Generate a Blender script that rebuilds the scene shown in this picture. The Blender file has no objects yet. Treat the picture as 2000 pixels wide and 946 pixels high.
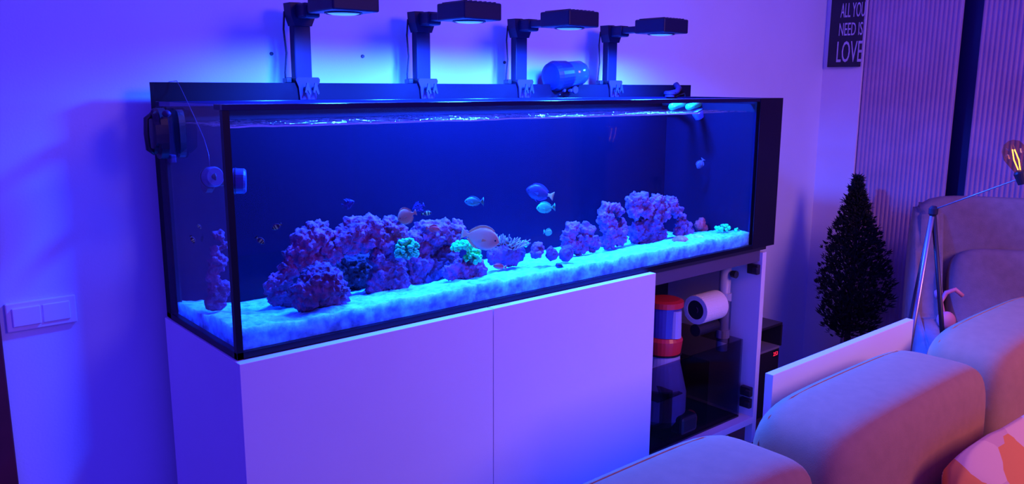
import bpy, bmesh, math, random
from mathutils import Vector, Matrix, noise, Euler
random.seed(7)
PI = math.pi
D = bpy.data
SC = bpy.context.scene
COL = SC.collection

# ------------------------------------------------------------------ camera
CAM = Vector((-0.6334, -1.6143, 1.4127))
YAW, PITCH, ROLL, FPX = 0.7085, -0.1873, 0.0037, 1610.9
fw = Vector((math.sin(YAW)*math.cos(PITCH), math.cos(YAW)*math.cos(PITCH), math.sin(PITCH)))
rt = Vector((math.cos(YAW), -math.sin(YAW), 0)); up = rt.cross(fw)
rt, up = rt*math.cos(ROLL)+up*math.sin(ROLL), up*math.cos(ROLL)-rt*math.sin(ROLL)
cam_d = D.cameras.new('camera'); cam = D.objects.new('camera', cam_d); COL.objects.link(cam)
cam_d.sensor_width = 36; cam_d.lens = 36*FPX/2000; cam_d.clip_start = 0.02
mw = Matrix((rt, up, -fw)).transposed().to_4x4(); mw.translation = CAM
cam.matrix_world = mw
SC.camera = cam
def ray(px, py): return fw + rt*((px-1000)/FPX) - up*((py-473)/FPX)
def PY(px, py, Y): d = ray(px, py); return CAM + d*((Y-CAM.y)/d.y)
def PX(px, py, X): d = ray(px, py); return CAM + d*((X-CAM.x)/d.x)
def mpp(p): return (Vector(p)-CAM).dot(fw)/FPX      # metres per photo pixel at a point

# ------------------------------------------------------------------ world, lights, exposure
SC.view_settings.view_transform = 'Standard'; SC.view_settings.look = 'None'
SC.view_settings.gamma = 1; SC.view_settings.use_curve_mapping = False
SC.view_settings.exposure = 0.0
W = D.worlds.new('room_glow'); SC.world = W; W.use_nodes = True
bg = W.node_tree.nodes['Background']
bg.inputs[0].default_value = (0.092, 0.032, 1.42, 1); bg.inputs[1].default_value = 1.0
def light(name, kind, loc, color, energy, **kw):
    l = D.lights.new(name, kind); l.color = color; l.energy = energy
    for k, v in kw.items(): setattr(l, k, v)
    o = D.objects.new(name, l); o.location = loc; COL.objects.link(o); return o
# the living-room lamp behind the photographer, warm and dim
wl = light('living_room_lamp', 'AREA', (1.7, -3.3, 2.35), (1.0, 0.37, 0.32), 13, size=1.0, spread=math.radians(88))
wl.rotation_euler = (Vector((2.0, -0.3, 0.5))-wl.location).to_track_quat('-Z', 'Y').to_euler()
LED_COL = (0.007, 0.078, 1.0); LED_W = 185

# ------------------------------------------------------------------ materials
MATS = {}
def mat(name, col, rough=0.5, metal=0.0, spec=0.5, var=0.0, vscale=20.0, bump=0.0, bscale=60.0, emit=None, estr=1.0, detail=4):
    if name in MATS: return MATS[name]
    m = D.materials.new(name); m.use_nodes = True; nt = m.node_tree; b = nt.nodes['Principled BSDF']
    b.inputs['Base Color'].default_value = (*col, 1); b.inputs['Roughness'].default_value = rough
    b.inputs['Metallic'].default_value = metal; b.inputs['Specular IOR Level'].default_value = spec
    tc = nt.nodes.new('ShaderNodeTexCoord')
    if var > 0:
        n = nt.nodes.new('ShaderNodeTexNoise'); n.inputs['Scale'].default_value = vscale; n.inputs['Detail'].default_value = detail
        nt.links.new(tc.outputs['Object'], n.inputs['Vector'])
        r = nt.nodes.new('ShaderNodeValToRGB'); r.color_ramp.elements[0].position = .3; r.color_ramp.elements[1].position = .7
        r.color_ramp.elements[0].color = (*[c*(1-var) for c in col], 1); r.color_ramp.elements[1].color = (*[min(1, c*(1+var)) for c in col], 1)
        nt.links.new(n.outputs['Fac'], r.inputs[0]); nt.links.new(r.outputs[0], b.inputs['Base Color'])
    if bump > 0:
        n2 = nt.nodes.new('ShaderNodeTexNoise'); n2.inputs['Scale'].default_value = bscale; n2.inputs['Detail'].default_value = 3
        nt.links.new(tc.outputs['Object'], n2.inputs['Vector'])
        bp = nt.nodes.new('ShaderNodeBump'); bp.inputs['Strength'].default_value = bump; bp.inputs['Distance'].default_value = .01
        nt.links.new(n2.outputs['Fac'], bp.inputs['Height']); nt.links.new(bp.outputs[0], b.inputs['Normal'])
    if emit:
        b.inputs['Emission Color'].default_value = (*emit, 1); b.inputs['Emission Strength'].default_value = estr
    MATS[name] = m; return m
def glass(name, tint, ior=1.3, rough=0.02, wave=0.0, wscale=18):
    m = D.materials.new(name); m.use_nodes = True; nt = m.node_tree; nt.nodes.clear()
    out = nt.nodes.new('ShaderNodeOutputMaterial'); mix = nt.nodes.new('ShaderNodeMixShader')
    t = nt.nodes.new('ShaderNodeBsdfTransparent'); t.inputs[0].default_value = (*tint, 1)
    g = nt.nodes.new('ShaderNodeBsdfGlossy'); g.inputs['Roughness'].default_value = rough
    f = nt.nodes.new('ShaderNodeFresnel'); f.inputs[0].default_value = ior
    if wave > 0:
        tc = nt.nodes.new('ShaderNodeTexCoord'); n = nt.nodes.new('ShaderNodeTexNoise'); n.inputs['Scale'].default_value = wscale; n.inputs['Detail'].default_value = 3
        nt.links.new(tc.outputs['Object'], n.inputs['Vector'])
        bp = nt.nodes.new('ShaderNodeBump'); bp.inputs['Strength'].default_value = wave; bp.inputs['Distance'].default_value = .02
        nt.links.new(n.outputs['Fac'], bp.inputs['Height']); nt.links.new(bp.outputs[0], g.inputs['Normal'])
    ge = nt.nodes.new('ShaderNodeNewGeometry'); mx = nt.nodes.new('ShaderNodeMix'); mx.inputs[2].default_value = ior; mx.inputs[3].default_value = 1/ior
    nt.links.new(ge.outputs['Backfacing'], mx.inputs[0]); nt.links.new(mx.outputs[0], f.inputs[0])
    nt.links.new(f.outputs[0], mix.inputs[0]); nt.links.new(t.outputs[0], mix.inputs[1]); nt.links.new(g.outputs[0], mix.inputs[2])
    nt.links.new(mix.outputs[0], out.inputs[0]); MATS[name] = m; return m

WALL = mat('wall_paint', (0.70, 0.76, 0.86), 0.9, var=.03, vscale=3, bump=.05, bscale=180)
PIER = mat('warm_lit_wall', (0.84, 0.78, 0.76), 0.9, var=.03, vscale=3)  # warm lamplight put into the right wall's colour
FLOOR = mat('floor_wood', (0.20, 0.12, 0.08), 0.5, var=.2, vscale=5)
WHITE = mat('white_laminate', (0.84, 0.82, 0.86), 0.45, var=.015, vscale=4)
DARKBEAM = mat('dark_beam', (0.10, 0.08, 0.14), 0.4)
NAVY = mat('navy_haze_board', (0.006, 0.0026, 0.011), 0.6, spec=.12, var=.06, vscale=5)  # the water's blue haze is put into the board's colour
BLACK = mat('black_acrylic', (0.004, 0.003, 0.016), 0.30, spec=.35)
SIL = mat('black_silicone', (0.004, 0.004, 0.014), 0.4, spec=.2)
PLAST = mat('black_plastic', (0.018, 0.016, 0.03), 0.45)
LAMPB = mat('lamp_black_metal', (0.008, 0.008, 0.045), 0.45, spec=.3)
CLAMP = mat('clamp_grey_plastic', (0.05, 0.02, 0.075), 0.5, spec=.15)
STEEL = mat('steel', (0.55, 0.55, 0.6), 0.3, metal=1)
CABLE = mat('cable_black', (0.012, 0.012, 0.02), 0.5)
GLASS = glass('tank_glass', (0.93, 0.95, 1.0), 1.18)
WSIDE = glass('water_body', (0.80, 0.86, 1.0), 1.05)
WTOP = glass('water_surface', (0.93, 0.96, 1.0), 1.33, 0.08, wave=1.6, wscale=26)
SMOKE = glass('smoked_glass', (0.62, 0.60, 0.70), 1.2)
CLEAR = glass('clear_plastic', (0.70, 0.78, 0.95), 1.4)
BRACE = mat('glass_brace_edge', (0.008, 0.008, 0.05), 0.2, spec=.25)
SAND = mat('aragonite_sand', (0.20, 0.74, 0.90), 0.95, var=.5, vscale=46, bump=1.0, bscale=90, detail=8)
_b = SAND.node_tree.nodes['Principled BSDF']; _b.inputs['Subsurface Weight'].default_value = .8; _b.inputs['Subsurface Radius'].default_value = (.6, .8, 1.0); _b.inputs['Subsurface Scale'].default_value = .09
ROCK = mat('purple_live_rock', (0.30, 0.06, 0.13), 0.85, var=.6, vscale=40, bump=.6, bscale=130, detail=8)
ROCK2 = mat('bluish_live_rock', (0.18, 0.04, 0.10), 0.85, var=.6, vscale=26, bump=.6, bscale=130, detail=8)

# ------------------------------------------------------------------ object helpers
ORG = {}
def ob(name, bm, m, parent=None, smooth=False, kind=None, label=None, world=True):
    """world=True: bm is in world coordinates and is shifted to the parent's own origin"""
    if parent is not None and world:
        bmesh.ops.translate(bm, vec=-ORG[parent.name], verts=bm.verts)
    me = D.meshes.new(name); bmesh.ops.recalc_face_normals(bm, faces=bm.faces); bm.to_mesh(me); bm.free()
    for mm in (m if isinstance(m, (list, tuple)) else [m]): me.materials.append(mm)
    if smooth: me.polygons.foreach_set('use_smooth', [True]*len(me.polygons))
    o = D.objects.new(name, me); COL.objects.link(o)
    if parent is not None: o.parent = parent; ORG[o.name] = ORG[parent.name] if world else Vector()
    else: ORG[o.name] = Vector()
    if kind: o['kind'] = kind
    if label: o['label'] = label
    return o
def tag(o, label, cat, group=None, kind=None):
    o['label'] = label; o['category'] = cat
    if group: o['group'] = group
    if kind: o['kind'] = kind
    return o
def thing(name, loc, label, cat, group=None):
    o = D.objects.new(name, None); o.empty_display_size = .05; COL.objects.link(o); o.location = loc
    ORG[o.name] = Vector(loc); return tag(o, label, cat, group)
def recenter(o):
    """put a one-mesh thing's origin at its base"""
    me = o.data; xs = [v.co for v in me.vertices]
    c = Vector((sum(v.x for v in xs)/len(xs), sum(v.y for v in xs)/len(xs), min(v.z for v in xs)))
    me.transform(Matrix.Translation(-c)); o.location = c; ORG[o.name] = c; return o
def dup(root, loc, label=None):
    r = root.copy(); COL.objects.link(r); r.location = loc; ORG[r.name] = Vector(loc)
    if label: r['label'] = label
    for ch in list(root.children):
        c = ch.copy(); COL.objects.link(c); c.parent = r
        for g in ch.children:
            d = g.copy(); COL.objects.link(d); d.parent = c
    return r
def B(): return bmesh.new()
def box(bm, x0, x1, y0, y1, z0, z1, bev=0.0, seg=2):
    t = bmesh.new(); bmesh.ops.create_cube(t, size=1)
    for v in t.verts: v.co = Vector(((x0+x1)/2+v.co.x*(x1-x0), (y0+y1)/2+v.co.y*(y1-y0), (z0+z1)/2+v.co.z*(z1-z0)))
    if bev > 0: bmesh.ops.bevel(t, geom=t.edges[:], offset=bev, segments=seg, profile=.5, affect='EDGES')
    return merge(bm, t)
def merge(bm, t, mtx=None):
    if mtx is not None: bmesh.ops.transform(t, matrix=mtx, verts=t.verts)
    me = D.meshes.new('tmp'); t.to_mesh(me); t.free(); bm.from_mesh(me); D.meshes.remove(me); return bm
def tube(bm, pts, r, n=8, cap=True):
    pts = [Vector(p) for p in pts]; rs = r if isinstance(r, (list, tuple)) else [r]*len(pts)
    rings = []; prev = None
    for i, p in enumerate(pts):
        d = (pts[min(i+1, len(pts)-1)]-pts[max(i-1, 0)]).normalized()
        if prev is None: a = d.orthogonal().normalized()
        else: a = (prev-d*prev.dot(d)).normalized()
        prev = a; b = d.cross(a)
        rings.append([bm.verts.new(p+(a*math.cos(2*PI*k/n)+b*math.sin(2*PI*k/n))*rs[i]) for k in range(n)])
    for i in range(len(rings)-1):
        for k in range(n): bm.faces.new((rings[i][k], rings[i][(k+1) % n], rings[i+1][(k+1) % n], rings[i+1][k]))
    if cap:
        bm.faces.new(rings[0][::-1]); bm.faces.new(rings[-1])
    return bm
def lathe(bm, prof, origin, axis, n=24, cap=True):
    """prof: (distance along axis, radius)"""
    axis = Vector(axis).normalized(); origin = Vector(origin); a = axis.orthogonal().normalized(); b = axis.cross(a); rings = []
    for t, r in prof: rings.append([bm.verts.new(origin+axis*t+(a*math.cos(2*PI*k/n)+b*math.sin(2*PI*k/n))*max(r, 1e-4)) for k in range(n)])
    for i in range(len(rings)-1):
        for k in range(n): bm.faces.new((rings[i][k], rings[i][(k+1) % n], rings[i+1][(k+1) % n], rings[i+1][k]))
    if cap: bm.faces.new(rings[0][::-1]); bm.faces.new(rings[-1])
    return bm
def prism(bm, pts, vec):
    """extrude a planar outline along vec"""
    vec = Vector(vec); a = [bm.verts.new(Vector(p)) for p in pts]; b = [bm.verts.new(Vector(p)+vec) for p in pts]; n = len(pts)
    bm.faces.new(a); bm.faces.new(b[::-1])
    for i in range(n): bm.faces.new((a[i], b[i], b[(i+1) % n], a[(i+1) % n]))
    return bm
def cushion(bm, c, s, n=5.0, sub=14, mtx=None, fn=None):
    t = bmesh.new(); bmesh.ops.create_cube(t, size=2); bmesh.ops.subdivide_edges(t, edges=t.edges[:], cuts=sub, use_grid_fill=True)
    for v in t.verts:
        p = v.co; k = (abs(p.x)**n+abs(p.y)**n+abs(p.z)**n)**(1/n); p = p/k
        if fn: p = fn(p)
        v.co = Vector((p.x*s[0]/2, p.y*s[1]/2, p.z*s[2]/2))
    M = Matrix.Translation(Vector(c)) @ (mtx.to_4x4() if mtx is not None else Matrix())
    return merge(bm, t, M)
def ico(bm, c, r, sub=2, sc=(1, 1, 1)):
    bmesh.ops.create_icosphere(bm, subdivisions=sub, radius=1, matrix=Matrix.Translation(Vector(c)) @ Matrix.Diagonal((r*sc[0], r*sc[1], r*sc[2], 1)))
    return bm
def arc(c, r, a0, a1, u, v, n=12):
    c = Vector(c); u = Vector(u); v = Vector(v)
    return [c+u*(r*math.cos(a0+(a1-a0)*i/n))+v*(r*math.sin(a0+(a1-a0)*i/n)) for i in range(n+1)]
def text_mesh(s, size, mtx, depth=.0015, sx=1.0):
    c = D.curves.new('t', 'FONT'); c.body = s; c.size = size; c.extrude = depth; c.align_x = 'CENTER'; c.resolution_u = 3
    o = D.objects.new('t', c); COL.objects.link(o); bpy.context.view_layer.update()
    me = o.evaluated_get(bpy.context.evaluated_depsgraph_get()).to_mesh()
    bm = bmesh.new(); bm.from_mesh(me); o.to_mesh_clear(); D.objects.remove(o); D.curves.remove(c)
    bmesh.ops.transform(bm, matrix=mtx @ Matrix.Diagonal((sx, 1, 1, 1)), verts=bm.verts); return bm

# ================================================================== the setting
L, Wd, H, ZT = 2.0, 0.4314, 0.5244, 0.85
YW = 0.50; XR = 3.15
wb = ob('wall_back', box(B(), -3.0, XR+.15, YW, YW+.15, 0, 2.7), WALL, kind='structure')
wb['label'] = 'white wall behind the aquarium washed in blue light'
for i, (px, py) in enumerate([(530, 105), (708, 110), (985, 122)]):
    p = PY(px, py, YW)
    t = B(); lathe(t, [(-.004, .0045), (.001, .0055), (.003, .0055)], p, (0, 1, 0), 10); ob('wall_plug', t, PLAST, wb)
fl = ob('floor', box(B(), -3.0, XR+.3, -5.0, YW+.15, -.1, 0), FLOOR, kind='structure')
yp = 0.305                                   # where the plain strip of the right wall ends and the window begins
wr = ob('wall_right', box(B(), XR, XR+.15, yp, YW, 0, 2.7), PIER, kind='structure')
ob('wall_right_lower', box(B(), XR+.06, XR+.15, -5.0, yp, 0, .12), PIER, kind='structure').name = 'trim_1'
win = ob('window_1', box(B(), XR+.10, XR+.12, -2.2, yp, .12, 2.7), mat('night_glass', (.05, .03, .13), .5), kind='structure')
for z0, z1 in ((.12, .18), (2.62, 2.7)): ob('window_frame', box(B(), XR+.085, XR+.13, -2.2, yp, z0, z1), PLAST, win)
for y0 in (-2.2, -1.05, .24): ob('window_frame', box(B(), XR+.085, XR+.13, y0, y0+.065, .18, 2.62), PLAST, win)
ob('wall_right_end', box(B(), XR, XR+.15, -5.0, -2.2, 0, 2.7), PIER, kind='structure').name = 'wall_right.001'
# dark red door at the far left
xd = PY(18, 800, YW).x
dr = ob('door_1', box(B(), xd-.95, xd-.075, YW-.005, YW+.02, 0, 2.05, .003), mat('dark_red_wood', (.10, .010, .018), .45, var=.3, vscale=8), kind='structure')
dr['label'] = 'dark red wooden door at the left edge'
XD = PY(35, 946, YW).x
ob('door_frame', box(B(), XD-.075, XD, YW-.018, YW, 0, 2.12, .004), MATS['dark_red_wood'], dr)
ob('door_frame', box(B(), XD-1.05, XD-.975, YW-.018, YW, 0, 2.12, .004), MATS['dark_red_wood'], dr)
ob('door_frame', box(B(), XD-.975, XD-.075, YW-.018, YW, 2.05, 2.12, .004), MATS['dark_red_wood'], dr)

# vertical ribbed panel blinds over the window
BL = mat('ribbed_blind_fabric', (.52, .34, .42), .9, var=.1, vscale=6, bump=.15, bscale=300)
def blind(y0, y1, label):
    bm = B(); n = int(abs(y1-y0)/.0195); prof = []
    for i in range(n*4+1):
        y = y0+(y1-y0)*i/(n*4); prof.append((XR+.012-.0042*(0, 1, 1, 0)[i % 4], y))
    z0, z1 = .14, 2.6
    a = [[bm.verts.new((x, y, z)) for x, y in prof] for z in (z0, z1)]
    b = [[bm.verts.new((x+.004, y, z)) for x, y in prof] for z in (z0, z1)]
    for g in (a, b):
        for i in range(len(prof)-1): bm.faces.new((g[0][i], g[0][i+1], g[1][i+1], g[1][i]))
    for zi in (0, 1):
        for i in range(len(prof)-1): bm.faces.new((a[zi][i], a[zi][i+1], b[zi][i+1], b[zi][i]))
    for i in (0, -1): bm.faces.new((a[0][i], a[1][i], b[1][i], b[0][i]))
    t = thing('panel_blind', (XR+.012, (y0+y1)/2, z0), label, 'blind', 'ribbed panel blinds on the window')
    ob('fabric_panel', bm, BL, t)
    ob('bottom_bar', box(B(), XR+.004, XR+.02, min(y0, y1), max(y0, y1), .115, .145, .003), PLAST, t)
    ob('head_rail', box(B(), XR-.01, XR+.04, min(y0, y1), max(y0, y1), 2.6, 2.64, .003), PLAST, t)
ga, gb = PX(1882, 0, XR).y, PX(1921, 0, XR).y
blind(yp-.004, ga, 'ribbed vertical blind panel beside the plain wall strip with the sign')
blind(gb, -1.9, 'ribbed vertical blind panel behind the armchair, right of the dark gap')

# ================================================================== aquarium
aq = thing('aquarium', (L/2, Wd/2, ZT), 'long rectangular glass aquarium with navy back board, lit blue', 'aquarium')
g = .012
ob('bottom_pane', box(B(), 0, L, 0, Wd, ZT, ZT+g), SIL, aq)
ob('front_pane', box(B(), .0, L, 0, g, ZT+g, ZT+H-.012), GLASS, aq, label='clear front glass')
ob('side_pane', box(B(), 0, g, g, .40, ZT+g, ZT+H), GLASS, aq, label='clear left end glass')
ob('side_pane', box(B(), L-g, L, g, .40, ZT+g, ZT+H), BLACK, aq, label='black right end')
ob('back_board', box(B(), 0, L, .40, Wd, ZT, ZT+H+.0437), NAVY, aq, label='navy board rising above the rim')
ob('overflow_cover', box(B(), 1.862, L-g, g+.001, .02, ZT+g, ZT+H-.012), BLACK, aq, label='black panel at right end of front')
ob('overflow_wall', box(B(), 1.862, 1.868, .02, .40, ZT+g, ZT+H-.02), NAVY, aq, label='navy weir wall')
ob('front_cover', box(B(), 1.862, L, -.0015, 0, ZT, ZT+H), BLACK, aq, label='black band on front glass')
ob('rim_brace', box(B(), 0, L, 0, .045, ZT+H-.012, ZT+H, .001), BRACE, aq, label='dark front rim brace')
ob('rim_brace', box(B(), 0, L, .375, .3995, ZT+H-.012, ZT+H, .001), BRACE, aq, label='dark rear rim brace')
for (x, y) in ((.0, .0),): ob('corner_seam', box(B(), -.001, .013, -.001, .013, ZT, ZT+H-.012), SIL, aq, label='black silicone corner')
ob('bottom_seam', box(B(), 0, L, -.001, .013, ZT, ZT+.014), SIL, aq)
ob('bottom_seam', box(B(), -.001, .013, 0, .40, ZT, ZT+.014), SIL, aq)
ob('rear_seam', box(B(), .0125, .024, .388, .3995, ZT+g, ZT+H), SIL, aq)

# water: a closed body with a rippled top
zw = ZT+.479
bm = B(); nx, ny = 150, 26; x0, x1, y0, y1 = g+.0006, 1.8615, g+.0006, .3995
top = [[bm.verts.new((x0+(x1-x0)*i/nx, y0+(y1-y0)*j/ny, zw+.0022*noise.noise(Vector((i*.09, j*.22, 3.1)))+.0012*noise.noise(Vector((i*.31, j*.5, 9))))) for j in range(ny+1)] for i in range(nx+1)]
for i in range(nx):
    for j in range(ny): bm.faces.new((top[i][j], top[i+1][j], top[i+1][j+1], top[i][j+1])).material_index = 1
bot = [bm.verts.new(p) for p in ((x0, y0, ZT+g), (x1, y0, ZT+g), (x1, y1, ZT+g), (x0, y1, ZT+g))]
bm.faces.new(bot)
bm.faces.new([bot[0], bot[1]]+[top[i][0] for i in range(nx, -1, -1)]); bm.faces.new([bot[2], bot[3]]+[top[i][ny] for i in range(nx+1)])
bm.faces.new([bot[3], bot[0]]+[top[0][j] for j in range(ny+1)]); bm.faces.new([bot[1], bot[2]]+[top[nx][j] for j in range(ny, -1, -1)])
front_line = [top[i][0].co.copy() for i in range(0, nx+1, 2)]; left_line = [top[0][j].co.copy() for j in range(ny+1)]
wt = ob('water', bm, [WSIDE, WTOP], smooth=False); tag(wt, 'clear blue water filling the aquarium to just below its rim', 'water', kind='stuff')
MEN = mat('waterline_highlight', (.55, .75, 1.0), .15)
ob('highlight_bead', tube(B(), [p+Vector((0, .001, 0)) for p in front_line if p.x < 1.56], .002, 6), MEN, wt)  # pale tube paints the bright highlight along the meniscus

# sand bed
def sand_z(x, y):
    k = max(0, min(1, (y-.012)/.388)); k = k*k*(3-2*k)
    near = max(0.0, 1-x/.16)
    back = .016+.030*near - .006*max(0, min(1, (x-1.2)/.6))
    z = .057*(1-k)+back*k
    z += .006*noise.noise(Vector((x*9, y*9, 0)))+.006*noise.noise(Vector((x*24, y*30, 4)))+.0035*noise.noise(Vector((x*60, y*80, 8)))
    return ZT+max(z, .0135)
bm = B(); nx, ny = 320, 60; x0, x1, y0, y1 = g+.001, 1.8610, g+.001, .399
top = [[bm.verts.new((x, y, sand_z(x, y))) for j in range(ny+1) for y in [y0+(y1-y0)*j/ny]] for i in range(nx+1) for x in [x0+(x1-x0)*i/nx]]
for i in range(nx):
    for j in range(ny): bm.faces.new((top[i][j], top[i+1][j], top[i+1][j+1], top[i][j+1]))
bot = [[bm.verts.new((top[i][j].co.x, top[i][j].co.y, ZT+g+.0005)) for i, j in pairs] for pairs in ([(i, 0) for i in range(nx+1)], [(i, ny) for i in range(nx+1)], [(0, j) for j in range(ny+1)], [(nx, j) for j in range(ny+1)])]
for k, tl in enumerate(([top[i][0] for i in range(nx+1)], [top[i][ny] for i in range(nx+1)], top[0], top[nx])):
    for i in range(len(tl)-1): bm.faces.new((bot[k][i], bot[k][i+1], tl[i+1], tl[i]))
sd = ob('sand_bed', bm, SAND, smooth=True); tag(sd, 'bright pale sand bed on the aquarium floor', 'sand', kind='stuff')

# ------------------------------------------------------------------ live rock
def rock_mesh(name, blobs, vox, amp, seed, knob):
    """blobs: (x, y, z, r) in world; one closed knobbly surface"""
    bm = B()
    for x, y, z, r in blobs: ico(bm, (x, y, z), r, 3, (1, .85, 1))
    me = D.meshes.new(name); bm.to_mesh(me); bm.free()
    o = D.objects.new('tmp', me); COL.objects.link(o)
    md = o.modifiers.new('r', 'REMESH'); md.mode = 'VOXEL'; md.voxel_size = vox
    bpy.context.view_layer.update()
    m2 = D.meshes.new_from_object(o.evaluated_get(bpy.context.evaluated_depsgraph_get()))
    D.objects.remove(o); D.meshes.remove(me)
    s = Vector((seed*3.7, seed*1.3, seed*7.1)); new = []
    for v in m2.vertices:
        p = v.co+s
        d1 = noise.voronoi(p*(1/knob))[0][0]; d2 = noise.voronoi(p*(2.3/knob))[0][0]
        big = noise.noise(p*9); mid = noise.noise(p*22)
        d = amp*(1.9*(.5-d1)+1.0*(.5-d2)+1.2*big+.8*mid)
        new.append(v.co+v.normal*d)
    for v, c in zip(m2.vertices, new): v.co = c
    m2.name = name; return m2
RN = [0]
def rock(label, px_blobs, Y, m=None, vox=.0032, amp=.0095, knob=.017, name='live_rock', group='live rocks on the sand'):
    bl = []
    for b in px_blobs:
        px, py, r = b[:3]; yy = b[3] if len(b) > 3 else Y
        p = PY(px, py, yy); R = r*mpp(p)*(1.08 if px < 1095 else 1.22)
        bl.append((p.x, p.y, max(p.z, sand_z(p.x, p.y)+R*.3), R))
    RN[0] += 1
    me = rock_mesh(name, bl, vox, amp, RN[0], knob)
    zf = ZT+g+.002
    for v in me.vertices:
        v.co.z = max(v.co.z, zf); v.co.y = min(max(v.co.y, g+.006), .394)
    me.materials.append(m or ROCK); me.polygons.foreach_set('use_smooth', [True]*len(me.polygons))
    o = D.objects.new(name, me); COL.objects.link(o); ORG[o.name] = Vector()
    tag(o, label, 'rock' if 'rock' in name else 'coral', group); recenter(o); return o
rock('tall knobbly purple rock at the left end of the reef', [(622, 458, 26), (600, 478, 26), (640, 490, 30), (575, 500, 20), (560, 525, 20), (545, 550, 22), (550, 575, 22), (535, 560, 14), (590, 500, 28), (615, 510, 26), (640, 462, 14)], .20)
rock('low rounded purple rock in front at the reef\'s left foot', [(628, 556, 40), (598, 575, 30), (655, 575, 28), (600, 590, 20), (640, 588, 20)], .085, ROCK2)
rock('dark shadowed rock at the back of the cave', [(690, 525, 38), (665, 545, 30), (705, 550, 28)], .31, mat('cave_shade_rock', (0.06, 0.02, 0.028), .9, var=.5, vscale=40, bump=.6, bscale=130))  # darker rock colour paints in the shade of the cave
rock('wide overhanging purple rock forming the arch over the dark cave', [(690, 452, 25), (668, 468, 22), (725, 447, 24), (762, 443, 20), (715, 470, 22), (745, 475, 26), (770, 465, 20), (690, 480, 18)], .19)
rock('upright purple rock pillar right of the dark cave', [(738, 508, 20), (770, 520, 24), (745, 540, 24), (772, 548, 24), (733, 558, 16), (760, 500, 18)], .17, ROCK2)
rock('flat-topped purple rock shelf under the grey tang', [(828, 452, 20), (862, 450, 20), (892, 447, 18), (805, 468, 18), (845, 468, 22), (880, 466, 20), (905, 455, 10), (830, 485, 18)], .22)
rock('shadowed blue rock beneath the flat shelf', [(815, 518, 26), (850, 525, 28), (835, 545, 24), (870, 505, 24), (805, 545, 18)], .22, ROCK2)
rock('lumpy rock carrying the lower green coral', [(905, 530, 22), (930, 528, 18), (885, 535, 16), (920, 520, 16)], .12)
rock('smooth low blue rock under the branching anemone', [(985, 498, 20), (1010, 496, 17), (965, 502, 17), (1000, 505, 15)], .15, ROCK2, amp=.005)
rock('small purple rock pile left of the tall right-hand rocks', [(1118, 448, 12), (1107, 462, 12), (1112, 480, 14), (1143, 452, 13), (1140, 470, 15), (1155, 478, 12), (1130, 485, 14)], .16)
rock('narrow upright purple rock left of the right-hand arch', [(1188, 408, 13), (1183, 425, 15), (1208, 410, 11), (1192, 445, 17), (1205, 462, 18), (1190, 470, 16), (1215, 440, 9)], .18)
rock('big purple arch rock crowning the right-hand reef', [(1236, 392, 13), (1255, 392, 13), (1283, 396, 15), (1310, 400, 15), (1240, 410, 14), (1262, 410, 14), (1295, 415, 14), (1322, 412, 10), (1332, 428, 9)], .20)
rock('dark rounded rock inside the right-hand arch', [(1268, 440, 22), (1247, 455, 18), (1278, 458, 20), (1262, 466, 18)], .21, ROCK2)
rock('slim purple rock leg at the right end of the reef', [(1332, 438, 8), (1343, 446, 9), (1337, 452, 10), (1325, 452, 7)], .20)
rock('added purple rock as the refracted double seen through the left end glass', [(428, 462, 11), (420, 490, 11), (426, 515, 18), (415, 540, 15), (428, 565, 20), (420, 590, 14), (437, 480, 9)], .24, ROCK2, amp=.007)  # added rock stands in for the tall left rock's refracted image
rock('small blue polyp-covered rock right of the anemone', [(1050, 486, 12), (1044, 496, 8)], .09, amp=.004, vox=.003, knob=.010)
rock('tiny round rock tucked between two polyp rocks', [(1053, 498, 6)], .07, amp=.003, vox=.002, knob=.008)
rock('dark polyp rock with ringed buttons, left of its pair', [(1078, 497, 13), (1075, 490, 9)], .075, ROCK2, amp=.003, vox=.003, knob=.014)
rock('dark polyp rock with ringed buttons, right of its pair', [(1106, 496, 12), (1108, 489, 9)], .08, ROCK2, amp=.003, vox=.003, knob=.014)

# ------------------------------------------------------------------ corals
CY = mat('cyan_coral', (.03, .52, .12), .7, var=.3, vscale=60)
GRN = mat('green_coral', (.02, 1.0, .11), .7, var=.25, vscale=60)
ANE = mat('blue_anemone', (.40, .22, .12), .7, var=.3, vscale=60)
RED = mat('red_coral', (.95, .06, .04), .8, var=.4, vscale=50, bump=.5, bscale=200)
ORG_M = mat('orange_mushroom', (.85, .12, .04), .6, var=.7, vscale=30)
CBASE = mat('coral_flesh', (.03, .14, .035), .8)
def knob_coral(name, label, px, py, rpx, Y, kr, n, m, sz=(1, .8, 1), long=1.0):
    c = PY(px, py, Y); R = rpx*mpp(c)
    t = thing(name, (c.x, c.y, c.z-R*sz[2]), label, 'coral')
    ob('coral_base', ico(B(), c, R*.82, 3, sz), CBASE, t, smooth=True)
    bm = B(); rnd = random.Random(int(px))
    for i in range(n):
        z = rnd.uniform(-.55, 1); a = rnd.uniform(0, 2*PI); q = math.sqrt(1-z*z)
        d = Vector((q*math.cos(a)*sz[0], q*math.sin(a)*sz[1], z*sz[2]))
        k = kr*rnd.uniform(.75, 1.25)
        p = c+d*R*.85
        tube(bm, [p-d*k, p+d*k*.6*long, p+d*k*1.3*long, p+d*k*1.9*long], [k*.6, k*.75, k, k*.45], 7)
    ob('polyps', bm, m, t, smooth=True, kind='stuff'); return t
knob_coral('soft_coral', 'round cyan soft coral with stubby polyps beside the rock pillar', 795, 490, 21, .13, .0048, 110, CY, long=1.2)
knob_coral('soft_coral', 'bright green lobed coral, the upper one behind the yellow tang', 901, 482, 14, .11, .0062, 40, GRN, (1.1, .8, .62))
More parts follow.
